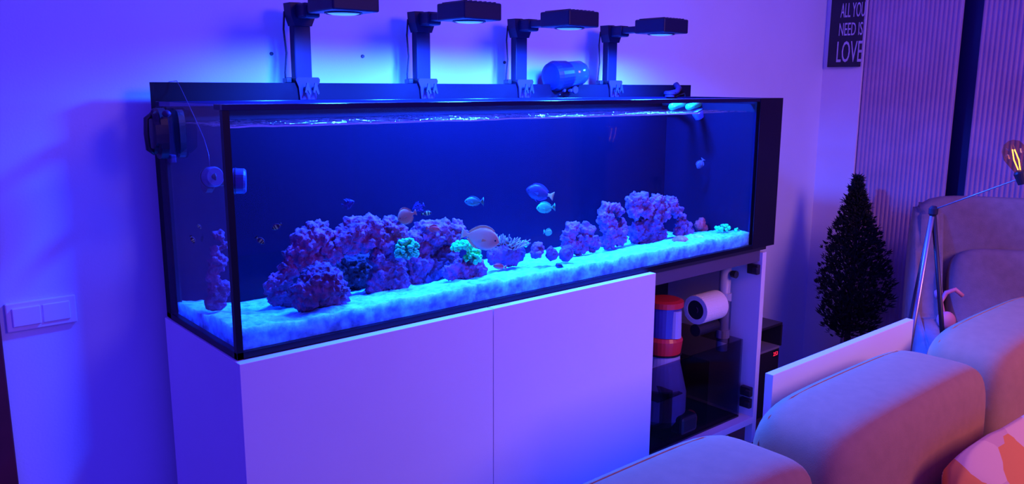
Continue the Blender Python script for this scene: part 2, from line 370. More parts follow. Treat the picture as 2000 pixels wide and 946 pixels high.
knob_coral('soft_coral', 'bright green lobed coral, the lower one on its own rock', 925, 504, 14, .10, .0062, 40, GRN, (1, .8, .9))
knob_coral('soft_coral', 'small lumpy green coral on the sand at the far right', 1412, 447, 13, .10, .006, 26, GRN, (1.1, .8, .5))
knob_coral('soft_coral', 'tiny green coral nub on the sand at the right corner', 1443, 450, 8, .06, .005, 12, GRN, (1.2, .8, .45))
knob_coral('soft_coral', 'small green coral nub on the sand left of the blue polyp rock', 1026, 476, 5, .2, .004, 8, GRN, (.8, .8, 1))
t = thing('anemone', PY(985, 490, .15), 'blue branching anemone with thin tentacles behind the yellow tang', 'anemone')
bm = B(); base = PY(985, 490, .15); mp = mpp(base); rnd = random.Random(3)
for i in range(120):
    a = rnd.uniform(-1.25, 1.35); l = rnd.uniform(18, 38)*mp; dy = rnd.uniform(-.6, .6)
    o0 = base+rt*(rnd.uniform(-16, 16)*mp)
    d = (rt*math.sin(a)*1.1+Vector((0, 0, 1))*math.cos(a)*.85+fw*dy*.6)
    bend = Vector((rnd.uniform(-1, 1), rnd.uniform(-1, 1), rnd.uniform(-.4, .7)))*.006
    tube(bm, [o0, o0+d*l*.4, o0+d*l*.75+bend, o0+d*l+bend*2.2], [.0022, .002, .0017, .0014], 5)
ob('tentacles', bm, ANE, t, smooth=True, kind='stuff')
ob('foot', ico(B(), base, 14*mp, 2, (1.3, .8, .6)), ANE, t, smooth=True)
rock('rough red coral head behind the right-hand sand', [(1366, 440, 8), (1370, 434, 7), (1374, 446, 7)], .19, RED, vox=.003, amp=.003, knob=.012, name='red_coral', group=None)
def dome(name, label, px, py, rpx, Y, m, fl=.62):
    c = PY(px, py, Y); R = rpx*mpp(c); bm = B(); nr, ns = 10, 36; rings = []
    for i in range(nr+1):
        th = PI/2*i/nr; rr = R*math.sin(th); z = R*fl*math.cos(th)
        rings.append([bm.verts.new(c+Vector((rr*math.cos(2*PI*k/ns)*(1+.06*math.sin(9*2*PI*k/ns)*math.sin(th)), rr*math.sin(2*PI*k/ns)*(1+.06*math.sin(9*2*PI*k/ns)*math.sin(th)), z*(1+.05*math.cos(18*PI*k/ns))))) for k in range(ns)])
    for i in range(nr):
        for k in range(ns): bm.faces.new((rings[i][k], rings[i][(k+1) % ns], rings[i+1][(k+1) % ns], rings[i+1][k]))
    bm.faces.new(rings[-1]); bmesh.ops.remove_doubles(bm, verts=bm.verts, dist=1e-5)
    o = ob(name, bm, m, smooth=True); tag(o, label, 'coral'); recenter(o); o.location.z = sand_z(c.x, c.y)-.002; return o
dome('dome_coral', 'dark dome coral with red and yellow streaks on the bright sand', 1329, 471, 16, .07, ORG_M)
dome('dome_coral', 'pale green and orange flat coral beside the dark red dome', 1362, 466, 13, .08, mat('green_orange_coral', (.5, .6, .06), .6, var=.6, vscale=40), .5)
# tube worm arch and hermit crab
p = PY(612, 548, .07); u = rt; v = Vector((0, 0, 1))
o = ob('tube_worm', tube(B(), arc(p, 13*mpp(p), .0, PI*1.25, u*.8, v, 14), [.0022]*14+[.0012], 7), mat('pink_worm', (.6, .25, .6), .6), smooth=True); tag(o, 'thin pink tube worm arched over the front left rock', 'worm')
p = PY(1092, 520, .03); p.z = sand_z(p.x, p.y)
t = thing('hermit_crab', p, 'tiny dark hermit crab crossing the bright sand', 'crab')
bm = B(); lathe(bm, [(-.012, .0005), (-.006, .005), (0, .0075), (.006, .0075), (.010, .0045)], p+Vector((0, 0, .006)), (rt.x*-1, rt.y*-1, .35), 10); ob('shell', bm, PLAST, t, smooth=True)
for k in range(4):
    s = (-1)**k; q = p+Vector((0, 0, .006)); e = q+rt*(.008+.005*(k//2))+fw*s*.006
    ob('leg', tube(B(), [q, (q+e)/2+Vector((0, 0, .004)), Vector((e.x, e.y, p.z))], .0009, 5), PLAST, t)

# ------------------------------------------------------------------ fish
EYE = mat('fish_eye', (.01, .01, .02), .15)
FT = [0, .025, .07, .15, .27, .42, .56, .68, .76, .81, .86, .93, 1.0]
FH = [.03, .22, .45, .74, .96, 1., .86, .58, .32, .20, .26, .55, .82]
FW = [.03, .26, .55, .85, 1., .95, .7, .42, .24, .15, .08, .04, .015]
def stripes(name, cols, bands):
    """colour bands along the body length (Generated X)"""
    m = D.materials.new(name); m.use_nodes = True; nt = m.node_tree; b = nt.nodes['Principled BSDF']; b.inputs['Roughness'].default_value = .45
    tc = nt.nodes.new('ShaderNodeTexCoord'); s = nt.nodes.new('ShaderNodeSeparateXYZ'); r = nt.nodes.new('ShaderNodeValToRGB'); r.color_ramp.interpolation = 'CONSTANT'
    nt.links.new(tc.outputs['Generated'], s.inputs[0]); nt.links.new(s.outputs[0], r.inputs[0]); nt.links.new(r.outputs[0], b.inputs['Base Color'])
    e = r.color_ramp.elements; e[0].position = 0; e[0].color = (*cols[0], 1); e[1].position = bands[0]; e[1].color = (*cols[1], 1)
    for c, q in zip(cols[2:], bands[1:]): el = e.new(q); el.color = (*c, 1)
    MATS[name] = m; return m
def fish(name, label, px, py, lpx, Y, face, body, fin=None, depth=.25, width=.09, pitch=0, turn=0, fork=.10, dorsal=.10, dspan=(.2, .74), tall=0, fan=1.0, group=None, pect=True):
    c = PY(px, py, Y); Ln = lpx*mpp(c); fin = fin or body
    t = thing(name, c, label, 'fish', group)
    bm = B(); n = 14; rings = []
    for tt, h, w in zip(FT, FH, FW):
        hh = h*depth*Ln*(fan if tt > .85 else 1); ww = w*width*Ln; ring = []
        for k in range(n):
            a = 2*PI*k/n; z = hh*math.sin(a); y = ww*math.cos(a)
            x = (.5-tt)*Ln
            if tt > .9: x += fork*Ln*(1-abs(math.sin(a)))*((tt-.9)/.1)
            ring.append(bm.verts.new((x, y, z)))
        rings.append(ring)
    for i in range(len(rings)-1):
        for k in range(n): bm.faces.new((rings[i][k], rings[i][(k+1) % n], rings[i+1][(k+1) % n], rings[i+1][k]))
    bm.faces.new(rings[0][::-1]); bm.faces.new(rings[-1])
    ob('body', bm, body, t, smooth=True, world=False)
    def prof(tt):
        for i in range(len(FT)-1):
            if FT[i] <= tt <= FT[i+1]: return (FH[i]+(FH[i+1]-FH[i])*(tt-FT[i])/(FT[i+1]-FT[i]))*depth*Ln
    def fin_strip(nm, s, a, b, hmax, skew):
        bm = B(); N = 9; lo = []; hi = []
        for i in range(N):
            k = i/(N-1); tt = a+(b-a)*k; z = prof(tt)*.93
            hh = hmax*Ln*(math.sin(PI*min(1, k*.85+.12))**.6)
            x = (.5-tt)*Ln
            lo.append((x, z)); hi.append((x-skew*Ln*k, z+hh))
        pts = lo+hi[::-1]
        prism(bm, [(x, -.0006, s*z) for x, z in pts], (0, .0012, 0)); ob(nm, bm, fin, t, world=False)
    fin_strip('dorsal_fin', 1, dspan[0], dspan[1], dorsal, .06)
    fin_strip('anal_fin', -1, .48, dspan[1], dorsal*.8, .06)
    if pect:
        bm = B(); prism(bm, [(.18*Ln, width*Ln*.95, -.02*Ln), (.06*Ln, width*Ln*1.5, .02*Ln), (.05*Ln, width*Ln*1.5, -.07*Ln)], (0, .001, 0)); ob('pectoral_fin', bm, fin, t, world=False)
        bm = B(); prism(bm, [(.18*Ln, -width*Ln*.95, -.02*Ln), (.06*Ln, -width*Ln*1.5, .02*Ln), (.05*Ln, -width*Ln*1.5, -.07*Ln)], (0, -.001, 0)); ob('pectoral_fin', bm, fin, t, world=False)
        bm = B(); prism(bm, [(.16*Ln, -.0006, -prof(.34)*.9), (.10*Ln, -.0006, -prof(.34)*.9), (.02*Ln, -.0006, -prof(.34)-.07*Ln)], (0, .0012, 0)); ob('pelvic_fin', bm, fin, t, world=False)
    for s in (1, -1):
        if lpx > 18: ob('eye', ico(B(), (.39*Ln, s*width*Ln*.62, .07*depth*4*Ln*.35), .020*Ln+.0006, 2), EYE, t, smooth=True, world=False)
    for i in range(tall):
        x = (.12-.16*i)*Ln
        ob('fin_ray', tube(B(), [(x, 0, depth*Ln*.7), (x-.06*Ln, 0, depth*Ln*1.25), (x-.16*Ln, 0, depth*Ln*1.75)], [.004*1, .0025, .0008], 5), fin, t, world=False)
        ob('fin_ray', tube(B(), [(x, 0, -depth*Ln*.7), (x-.08*Ln, 0, -depth*Ln*1.2), (x-.2*Ln, 0, -depth*Ln*1.6)], [.004, .0025, .0008], 5), fin, t, world=False)
    t.rotation_euler = Euler((0, -math.radians(pitch), -YAW+(0 if face > 0 else PI)+math.radians(turn)), 'XYZ')
    return t
YT = mat('yellow_tang_skin', (1.0, .36, .12), .5, var=.08, vscale=30); YT2 = mat('grey_tang_skin', (.60, .20, .09), .5, var=.15, vscale=30)
YTF = mat('yellow_tang_fin', (.95, .36, .08), .5)
CH = mat('blue_chromis_skin', (.05, .26, .16), .4, var=.15, vscale=50); CH2 = mat('green_chromis_skin', (.06, .55, .16), .4, var=.15, vscale=50)
PK = mat('pink_anthias_skin', (1.0, .10, .045), .5); RDF = mat('red_fish_skin', (.9, .05, .03), .5)
DK = mat('dark_fish_skin', (.03, .02, .12), .5, var=.4, vscale=60); PALE = mat('pale_fish_skin', (.08, .06, .07), .5)
O, Wt, K = (.03, .02, .01), (.6, .7, .12), (.01, .01, .03)
CLN = stripes('clownfish_bands', [O, Wt, O, Wt, O, Wt, O], [.12, .24, .48, .62, .74, .80])
CLF = mat('clownfish_fin', (.10, .04, .08), .5)
BTG = stripes('blue_tang_bands', [(.6, .25, .05), (.03, .01, .03)], [.2])
fish('tang_fish', 'large yellow tang with tall fins, facing right in front of the anemone', 938, 465, 76, .07, 1, YT, YTF, depth=.30, width=.075, pitch=-14, fork=.02, dorsal=.075, fan=.62, dspan=(.18, .78))
fish('tang_fish', 'greyish round tang above the flat rock shelf', 795, 422, 40, .16, -1, YT2, depth=.40, width=.09, pitch=-18, turn=25, fork=.02, dorsal=.10, fan=.5)
fish('chromis_fish', 'deep blue chromis facing left in open water', 926, 394, 38, .12, -1, CH, depth=.23, fork=.15, dorsal=.07, fan=1.3)
fish('chromis_fish', 'turquoise chromis facing left below the blue tang', 1066, 406, 37, .12, -1, CH2, depth=.28, fork=.14, dorsal=.08, fan=1.0, pitch=-4)
fish('chromis_fish', 'small turquoise chromis turned away above the sand', 1070, 454, 20, .14, 1, CH2, depth=.32, fork=.12, dorsal=.12, pitch=-10, turn=30)
fish('anthias_fish', 'pink fish resting just above the sand, facing left', 976, 521, 27, .05, -1, PK, depth=.20, fork=.10, dorsal=.06, pitch=6)
fish('red_fish', 'reddish fish lying on the flat rock shelf', 846, 447, 28, .165, 1, RDF, depth=.22, fork=.05, dorsal=.10, pitch=-6)
fish('blue_tang_fish', 'dark blue tang with a pale tail at mid-depth', 1054, 377, 56, .30, -1, BTG, mat('blue_tang_fin', (.05, .03, .2), .5), depth=.27, fork=.02, dorsal=.07, fan=.75, pitch=14)
gc = 'clownfish by the left end glass'
fish('clownfish', 'clownfish in the pair left of the reef, the lower one', 508, 470, 22, .10, 1, CLN, CLF, depth=.22, pitch=-42, group=None, pect=False)
fish('clownfish', 'clownfish in the pair left of the reef, the upper one', 541, 443, 22, .12, -1, CLN, CLF, depth=.22, pitch=-30, pect=False)
fish('clownfish', 'added lower tiny clownfish, a refracted double seen through the left end glass', 376, 468, 17, .22, 1, CLN, CLF, depth=.2, pitch=-65, pect=False)  # added fish, this and the next, stand in for the pair's refracted images
fish('clownfish', 'added upper tiny clownfish, a refracted double seen through the left end glass', 389, 443, 13, .24, -1, CLN, CLF, depth=.22, pitch=50, pect=False)
fish('clownfish', 'clownfish beside the grey tang above the shelf', 833, 417, 21, .17, 1, CLN, CLF, depth=.22, pitch=8, pect=False)
fish('cardinal_fish', 'dark spiny cardinalfish hovering over the left rocks', 680, 398, 26, .22, 1, DK, DK, depth=.24, dorsal=.12, tall=2, pitch=20, pect=False)
fish('cardinal_fish', 'dark spiny cardinalfish behind the grey tang', 817, 405, 26, .22, -1, DK, DK, depth=.24, dorsal=.12, tall=2, pitch=-25, pect=False)
fish('pale_fish', 'small pale fish nose-down near the right end', 1368, 320, 22, .20, -1, PALE, depth=.3, pitch=-60, dorsal=.12, fork=.05)

# ------------------------------------------------------------------ things in and on the tank
# circulation pumps
PB = mat('pump_blue_grey', (.07, .07, .20), .35)
def pump(label, px, py, rpx, Y, axis, lpx, grille):
    c = PY(px, py, Y); m = mpp(c); R = rpx*m; Lm = lpx*m; ax = Vector(axis).normalized()
    t = thing('circulation_pump', c, label, 'pump', 'circulation pumps')
    ob('housing', lathe(B(), [(-Lm*.5, R*.80), (-Lm*.5, R*.92), (-Lm*.42, R), (Lm*.35, R), (Lm*.5, R*.86), (Lm*.5, R*.6)], c, ax, 28), PB, t, smooth=False)
    ob('ring', lathe(B(), [(-Lm*.30, R*1.04), (-Lm*.2, R*1.04)], c, ax, 28), PLAST, t)
    bm = B()
    a = ax.orthogonal().normalized(); b = ax.cross(a)
    e = c+ax*Lm*.5*grille
    for k in range(10):
        an = 2*PI*k/10; d = a*math.cos(an)+b*math.sin(an)
        tube(bm, [e+d*R*.15, e+d*R*.5+ax*grille*R*.35, e+d*R*.86], R*.05, 5)
    for q in (.35, .7): tube(bm, arc(e+ax*grille*R*(.3 if q < .5 else .2), R*q, 0, 2*PI, a, b, 20), R*.05, 5, cap=False)
    ob('mount', tube(B(), [c, Vector((.030, c.y, c.z))], R*.28, 10), PLAST, t)
    ob('magnet_base', lathe(B(), [(.0130, R*.7), (.026, R*.75), (.032, R*.5)], (0, c.y, c.z), (1, 0, 0), 20), PLAST, t)
    ob('grille', bm, PLAST, t); ob('impeller_hub', lathe(B(), [(0, R*.3), (R*.25, R*.22)], e, ax*grille, 14), PLAST, t)
    return t
pump('dark round circulation pump seen through the left end glass', 414, 346, 20, .14, (rt*.75-fw*.65), 26, -1)
pump('added blue round pump, a refracted double just right of the glass corner', 467, 354, 25, .16, (rt*.95+fw*.25), 26, -1)  # added: the same pump's second refracted view, built as another pump
# thin pump cable
p0 = Vector((.03, .40, ZT+H+.044)); pts = [PY(322, 172, .42)-Vector((0, 0, .02)), PY(330, 160, .40), PY(345, 158, .39), PY(352, 170, .385), PY(378, 225, .30), PY(398, 270, .22), PY(407, 300, .16), PY(410, 328, .14)]
o = ob('pump_cable', tube(B(), pts, .0009, 6), mat('cable_grey', (.06, .05, .12), .3), smooth=True); tag(o, 'thin cable running over the back board down to the left pump', 'cable')
# magnet glass cleaner on the left end pane
t = thing('magnet_cleaner', (0, .36, ZT+.38), 'black oval magnetic glass cleaner clamped on the left end glass', 'glass cleaner')
def oval(x0, x1, yc, zc, ry, rz, n=24, p=2.6):
    out = []
    for k in range(n):
        a = 2*PI*k/n; c_, s_ = math.cos(a), math.sin(a)
        out.append((x0, yc+ry*math.copysign(abs(c_)**(2/p), c_), zc+rz*math.copysign(abs(s_)**(2/p), s_)))
    return prism(B(), out, (x1-x0, 0, 0))
pc = PX(312, 262, -.02); 
bm = oval(-.030, -.002, pc.y+.022, pc.z, .030, .058); bmesh.ops.bevel(bm, geom=[e for e in bm.edges if abs(e.verts[0].co.x-e.verts[1].co.x) < 1e-6 and e.verts[0].co.x < -.02], offset=.012, segments=3, affect='EDGES'); ob('outer_half', bm, PLAST, t)
bm = oval(.014, .028, pc.y-.012, pc.z, .020, .054); ob('inner_half', bm, PLAST, t)
ob('handle', tube(B(), [(-.026, pc.y+.022, pc.z+.044), (-.040, pc.y+.022, pc.z+.034), (-.042, pc.y+.022, pc.z), (-.040, pc.y+.022, pc.z-.034), (-.026, pc.y+.022, pc.z-.044)], .006, 8), PLAST, t, smooth=True)
q = PX(327, 312, .012)
ob('scraper_blade', box(B(), .014, .028, q.y-.016, q.y+.012, q.z-.008, q.z+.012, .003), CLAMP, t, label='pale scraper clip')
for (px, py) in ((303, 218), (325, 222)):
    q = PX(px, py, -.01); ob('bumper', ico(B(), q, .010, 2, (1, 1, .8)), CLAMP, t, smooth=True)

# ------------------------------------------------------------------ the four clamp lamps (local origin: rear rim at clamp centre)
LENS = mat('led_lens', (.05, .12, .35), .15, emit=(.05, .22, 1.0), estr=1.4)
def make_lamp(label):
    t = thing('aquarium_lamp', (0, 0, 0), label, 'lamp', 'clamp-on aquarium lamps'); t_ = dict(parent=t, world=False)
    # post with flared collar
    ob('post', box(B(), -.027, .021, .004, .030, -.05, .190, .003), LAMPB, **t_)
    bm = B(); prism(bm, [(-.038, 0, .245), (-.036, 0, .215), (-.027, 0, .188), (.021, 0, .188), (.033, 0, .215), (.033, 0, .238), (-.01, 0, .246)], (0, .038, 0)); bmesh.ops.translate(bm, vec=(0, -.004, 0), verts=bm.verts); ob('collar', bm, LAMPB, **t_)
    ob('arm', box(B(), -.016, .016, -.150, .010, .216, .238, .004), LAMPB, **t_)
    ob('arm_sleeve', box(B(), -.023, .023, -.05, .006, .206, .243, .006), LAMPB, **t_)
    hd = ob('lamp_head', box(B(), -.062, .062, -.270, -.145, .209, .254, .004), LAMPB, **t_)
    for k in range(7):
        ob('cooling_fin', box(B(), -.051+.016*k, -.046+.016*k, -.26, -.155, .2545, .257), LAMPB, hd, world=False)
    ob('lens', lathe(B(), [(0, .040), (.003, .038), (.006, .028), (.0075, .010)], (0, -.2075, .2095), (0, 0, -1), 28), LENS, hd, smooth=True, world=False)
    ob('lens_ring', lathe(B(), [(-.001, .046), (.004, .044), (.004, .041)], (0, -.2075, .2095), (0, 0, -1), 28, cap=False), LAMPB, hd, world=False)
    # clamp: flared pale plate in front, dark block behind on the board, two thumb screws
    bm = B(); prism(bm, [(-.033, 0, .056), (-.034, 0, .050), (-.027, 0, .034), (-.024, 0, .001), (.022, 0, .001), (.024, 0, .034), (.033, 0, .046), (.034, 0, .052), (.030, 0, .058), (-.028, 0, .058)], (0, .005, 0))
    bmesh.ops.translate(bm, vec=(0, -.012, 0), verts=bm.verts)
    pl = ob('clamp_plate', bm, CLAMP, **t_)
    for x in (-.011, .012):
        s = ob('thumb_screw', tube(B(), [(x, -.026, .030), (x, -.006, .030)], .0042, 8), PLAST, pl, world=False)
        bm = B(); prism(bm, [(x-.008, -.030, .020), (x-.002, -.030, .044), (x+.003, -.030, .044), (x+.010, -.030, .016), (x+.005, -.030, .014), (x, -.030, .026), (x-.005, -.030, .018)], (0, .004, 0)); ob('screw_wing', bm, PLAST, pl, world=False)
    ob('clamp_block', box(B(), -.028, .024, .030, .060, -.03, .052, .003), PLAST, **t_)
    ob('clamp_bridge', box(B(), -.028, .024, -.008, .060, .048, .058, .002), PLAST, **t_)
    ob('cable', tube(B(), [(-.036, .034, .225), (-.039, .036, .18), (-.034, .036, .12), (-.040, .036, .07), (-.038, .040, .03), (-.034, .062, .0)], .0025, 6), CABLE, smooth=True, **t_)
    ob('cable_clip', box(B(), -.045, -.030, .02, .045, .044, .056, .002), PLAST, **t_)
    return t
LX = [.386, .765, 1.141, 1.565]
labs = ['clamp-on aquarium lamp nearest the left end of the tank', 'clamp-on aquarium lamp second from the left', 'clamp-on aquarium lamp just left of the automatic feeder', 'smallest-looking clamp-on aquarium lamp at the right, beyond the feeder']
lamp0 = make_lamp(labs[0]); zl = ZT+H
for i, x in enumerate(LX):
    o = lamp0 if i == 0 else dup(lamp0, (0, 0, 0), labs[i])
    o.location = (x, .405, zl)
    s = light('led_light', 'SPOT', (0, -.2075, .196), LED_COL, LED_W, spot_size=math.radians(174), spot_blend=.85, shadow_soft_size=.035)
    s.parent = o

# automatic feeder on the back board
c = PY(1106, 146, .40); m = mpp(c)
t = thing('fish_feeder', (c.x, .41, ZT+H), 'black automatic fish feeder with a clear drum, clamped on the back board', 'feeder')
ax = Vector((1, 0, .10)).normalized()
ob('feeder_body', lathe(B(), [(-.075, .034), (-.072, .044), (-.055, .050), (-.005, .046), (-.004, .040)], c, ax, 28), LAMPB, t)
ob('drum', lathe(B(), [(-.006, .042), (.060, .041), (.076, .034), (.082, .018)], c, ax, 28), mat('tinted_drum', (.03, .06, .16), .12, spec=.6), t, smooth=True, label='clear tinted drum')
ob('drum_ring', lathe(B(), [(-.008, .0445), (.000, .0445)], c, ax, 28, cap=False), CLAMP, t)
ob('food', lathe(B(), [(0, .030), (.055, .030)], c+Vector((0, 0, -.008)), ax, 14), mat('fish_food', (.10, .16, .35), .9), t)
ob('foot', box(B(), c.x-.055, c.x+.0, .392, .43, ZT+H+.03, c.z-.035, .004), PLAST, t)
ob('bracket', box(B(), c.x-.045, c.x+.012, .384, .399, ZT+H+.008, ZT+H+.046, .003), CLEAR, t, label='clear clamp')
for x in (-.03, .0): ob('clamp_bolt', tube(B(), [(c.x+x, .374, ZT+H+.024), (c.x+x, .386, ZT+H+.024)], .005, 8), CLAMP, t)
ob('clamp_screw', lathe(B(), [(0, .012), (.010, .012)], (c.x+.022, .376, ZT+H+.026), (0, 1, 0), 14), CLAMP, t)

# hose fitting on the rear rim and the two return nozzles hanging into the water
c = PY(1308, 186, .37); c.z = ZT+H
t = thing('hose_fitting', c, 'small grey pipe elbow and cap on the rear right rim', 'pipe fitting')
ob('cap', lathe(B(), [(0, .018), (.010, .018), (.010, .022), (.018, .022), (.022, .016)], c, (0, 0, 1), 20), CLAMP, t)
ob('elbow', tube(B(), [c+Vector((.0, 0, .014)), c+Vector((.04, .0, .018)), c+Vector((.065, .01, .03)), c+Vector((.07, .03, .045))], [.009, .010, .012, .012], 10), CLAMP, t, smooth=True)
o = ob('air_hose', tube(B(), [(1.88, .38, ZT+H), (1.905, .38, ZT+H+.006), (1.935, .38, ZT+H+.012), (1.94, .38, ZT+H+.006), (1.94, .38, ZT+H-.004)], .0025, 6), CABLE, smooth=True); tag(o, 'short black hose loop at the rear right corner of the rim', 'hose')
NOZ = mat('turquoise_nozzle', (.03, .60, .22), .35)
for (px, lab) in ((1322, 'turquoise return nozzle above the water, the left of two'), (1355, 'turquoise return nozzle above the water, the right of two')):
    a = PY(px-10, 209, .20); b = PY(px+14, 203, .26)
    t = thing('return_nozzle', a, lab, 'nozzle', 'return nozzles')
    ob('spout', tube(B(), [a, (a+b)/2, b], [.012, .010, .009], 12), NOZ, t, smooth=True)
    ob('pipe', tube(B(), [b, b+Vector((.03, .06, -.002)), (b.x+.04, .385, b.z-.002)], .008, 10), PLAST, t, smooth=True)
c = PY(1364, 224, .05)
t = thing('surface_skimmer', c, 'small clear blue surface cup floating at the right of the waterline', 'skimmer cup')
ob('cup', lathe(B(), [(-.016, .006), (-.013, .014), (.004, .018), (.012, .017)], c, (-.4, .2, 1), 16), mat('clear_blue_plastic', (.10, .14, .60), .2), t, smooth=True)
ob('rim', lathe(B(), [(.010, .0185), (.014, .0185)], c, (-.4, .2, 1), 16, cap=False), CLAMP, t)

# ================================================================== cabinet
cb = thing('aquarium_cabinet', (.97, .2, .1), 'white cabinet under the aquarium with one door taken off at the right', 'cabinet')
YF = -.027
ob('door', box(B(), -.007, .6635, YF, -.002, .12, ZT-.001, .0012), WHITE, cb)
ob('door', box(B(), .6655, 1.309, YF, -.002, .12, ZT-.001, .0012), WHITE, cb)
ob('side_panel', box(B(), -.006, .014, 0, Wd, .1, ZT-.002, .001), WHITE, cb)
ob('side_panel', box(B(), 1.934, 1.958, 0, Wd, .1, ZT-.022, .001), WHITE, cb)
ob('bottom_panel', box(B(), .014, 1.934, 0, Wd, .178, .203, .001), WHITE, cb)
ob('top_beam', box(B(), .014, 1.958, .004, Wd, ZT-.012, ZT-.0005), PLAST, cb)
ob('top_beam', box(B(), .014, 1.934, .012, .04, ZT-.055, ZT-.0125), DARKBEAM, cb, label='dark steel beam')
ob('back_panel', box(B(), .014, 1.934, Wd-.012, Wd, .203, ZT-.012), PLAST, cb)
ob('divider', box(B(), 1.27, 1.288, .05, Wd-.013, .203, ZT-.056), WHITE, cb)
ob('plinth', box(B(), .03, 1.93, .05, Wd-.02, 0, .1), PLAST, cb)
ob('plinth', box(B(), .02, 1.95, .03, Wd-.01, .1, .178), mat('brown_plinth', (.16, .05, .05), .5), cb)
for z in (ZT-.085, .30, .255):
    h = ob('hinge', box(B(), 1.915, 1.934, .006, .05, z-.018, z+.018, .003), PLAST, cb, label='black hinge')
    ob('hinge_arm', box(B(), 1.902, 1.916, .0, .022, z-.011, z+.011, .003), PLAST, h)

# equipment inside the open bay
c = PY(1358, 606, .12); R = 29*mpp(c)
t = thing('filter_roll', c, 'white fleece filter roll with a dark core inside the open cabinet', 'filter roll')
FLC = mat('white_fleece', (.88, .84, .86), .9, bump=.3, bscale=200)
bm = B(); n = 36; axl = .125
rings = [[bm.verts.new(c+Vector((t_, r*math.cos(2*PI*k/n), r*math.sin(2*PI*k/n)))) for k in range(n)] for t_, r in ((0, R*.66), (0, R*.97), (.003, R), (axl, R), (axl, R*.66))]
for i in range(5):
    a_, b_ = rings[i], rings[(i+1) % 5]
    for k in range(n): bm.faces.new((a_[k], a_[(k+1) % n], b_[(k+1) % n], b_[k]))
ob('fleece', bm, FLC, t)
ob('core', lathe(B(), [(.002, R*.655), (.012, R*.6), (.014, R*.30), (axl-.002, R*.3)], c, (1, 0, 0), 28), PLAST, t)
ob('core_clip', tube(B(), arc(c+Vector((.0, 0, 0)), R*.2, -1, 1.2, (0, -1, 0), (0, 0, 1), 8), .002, 6), CLAMP, t)
ob('holder_plate', box(B(), c.x+axl+.001, c.x+axl+.009, c.y-R*1.1, c.y+R*1.2, c.z-R*2.6, c.z+R*.4), SMOKE, t)
ob('drive_roller', lathe(B(), [(0, R*.42), (.12, R*.42)], c+Vector((.004, .0, -R*1.45)), (1, 0, 0), 20), PLAST, t)
# protein skimmer with red collar
c = PY(1294, 720, .14)
t = thing('protein_skimmer', (c.x, c.y, .32), 'pale cone-bodied protein skimmer with red collars inside the cabinet', 'skimmer')
SKW = mat('skimmer_frosted', (.40, .42, .75), .35); RDP = mat('red_plastic', (.65, .03, .05), .35)
zc = PY(1294, 690, .14).z; z2 = PY(1294, 655, .14).z; z3 = PY(1294, 592, .14).z
ob('cone_body', lathe(B(), [(.24, .062), (.27, .085), (.36, .085), (zc-.03, .060), (zc, .058)], (c.x, c.y, 0), (0, 0, 1), 30), SKW, t)
ob('seal_ring', lathe(B(), [(zc+.001, .063), (zc+.006, .063)], (c.x, c.y, 0), (0, 0, 1), 30), PLAST, t)
ob('collar', lathe(B(), [(zc+.007, .060), (z2-.012, .066), (z2, .060)], (c.x, c.y, 0), (0, 0, 1), 30), RDP, t, label='red collar')
ob('cup', lathe(B(), [(z2+.001, .056), (z3-.012, .058)], (c.x, c.y, 0), (0, 0, 1), 30), mat('blue_clear_cup', (.06, .06, .40), .15), t)
ob('lid', lathe(B(), [(z3-.011, .064), (z3+.008, .064), (z3+.014, .05), (z3+.016, .02)], (c.x, c.y, 0), (0, 0, 1), 30), RDP, t, label='red lid')
ob('neck_tube', lathe(B(), [(z2+.002, .024), (z3-.02, .022)], (c.x, c.y-.045, 0), (0, 0, 1), 16), SKW, t)
ob('skimmer_pump', box(B(), c.x-.02, c.x+.07, c.y-.11, c.y-.03, .225, .29, .012), PLAST, t)
ob('pump_cap', lathe(B(), [(0, .026), (.014, .026)], (c.x+.071, c.y-.07, .258), (1, 0, 0), 18), RDP, t)
# sump: glass box with dividers
sm = thing('sump', (1.6, .2, .204), 'dark glass sump with baffles in the open cabinet bay', 'sump')
zs = PY(1440, 640, .04).z
ob('front_glass', box(B(), 1.292, 1.895, .036, .042, .210, zs-.05), SMOKE, sm)
ob('rear_glass', box(B(), 1.292, 1.895, .36, .366, .210, zs-.05), SMOKE, sm)
for x in (1.292, 1.889): ob('end_glass', box(B(), x, x+.006, .042, .36, .210, zs-.05), SMOKE, sm)
ob('base_glass', box(B(), 1.292, 1.895, .036, .366, .204, .210), PLAST, sm)
ob('baffle', box(B(), 1.50, 1.506, .043, .359, .211, .40), SMOKE, sm)
ob('ledge', box(B(), 1.43, 1.56, .043, .12, .375, .380), SMOKE, sm)
ob('baffle', box(B(), 1.70, 1.706, .043, .359, .211, .46), SMOKE, sm)
t = thing('return_pump', (1.58, .15, .211), 'dull blue box pump low in the sump', 'pump')
ob('pump_body', box(B(), 1.535, 1.60, .11, .19, .245, .36, .008), mat('pump_dull_blue', (.10, .11, .28), .5), t)
ob('pump_outlet', tube(B(), [(1.568, .15, .36), (1.568, .15, .42), (1.568, .2, .46), (1.568, .25, .47)], .012, 12), PLAST, t, smooth=True)
ob('pump_foot', box(B(), 1.525, 1.61, .10, .20, .211, .245, .005), PLAST, t)
t = thing('drain_pipe', (1.865, .10, .35), 'pale upright pipe beside the right inner cabinet side', 'pipe')
ob('pipe', tube(B(), [(1.872, .11, .45), (1.872, .11, .60), (1.872, .11, .776)], .021, 16), mat('grey_pipe', (.42, .42, .55), .4), t, smooth=True)
for z in (.64, .50): ob('union', lathe(B(), [(0, .026), (.03, .026)], (1.872, .11, z), (0, 0, 1), 18), MATS['grey_pipe'], t)
ob('valve_knob', lathe(B(), [(0, .012), (.02, .014)], (1.872, .083, .745), (0, -1, 0), 12), PLAST, t)

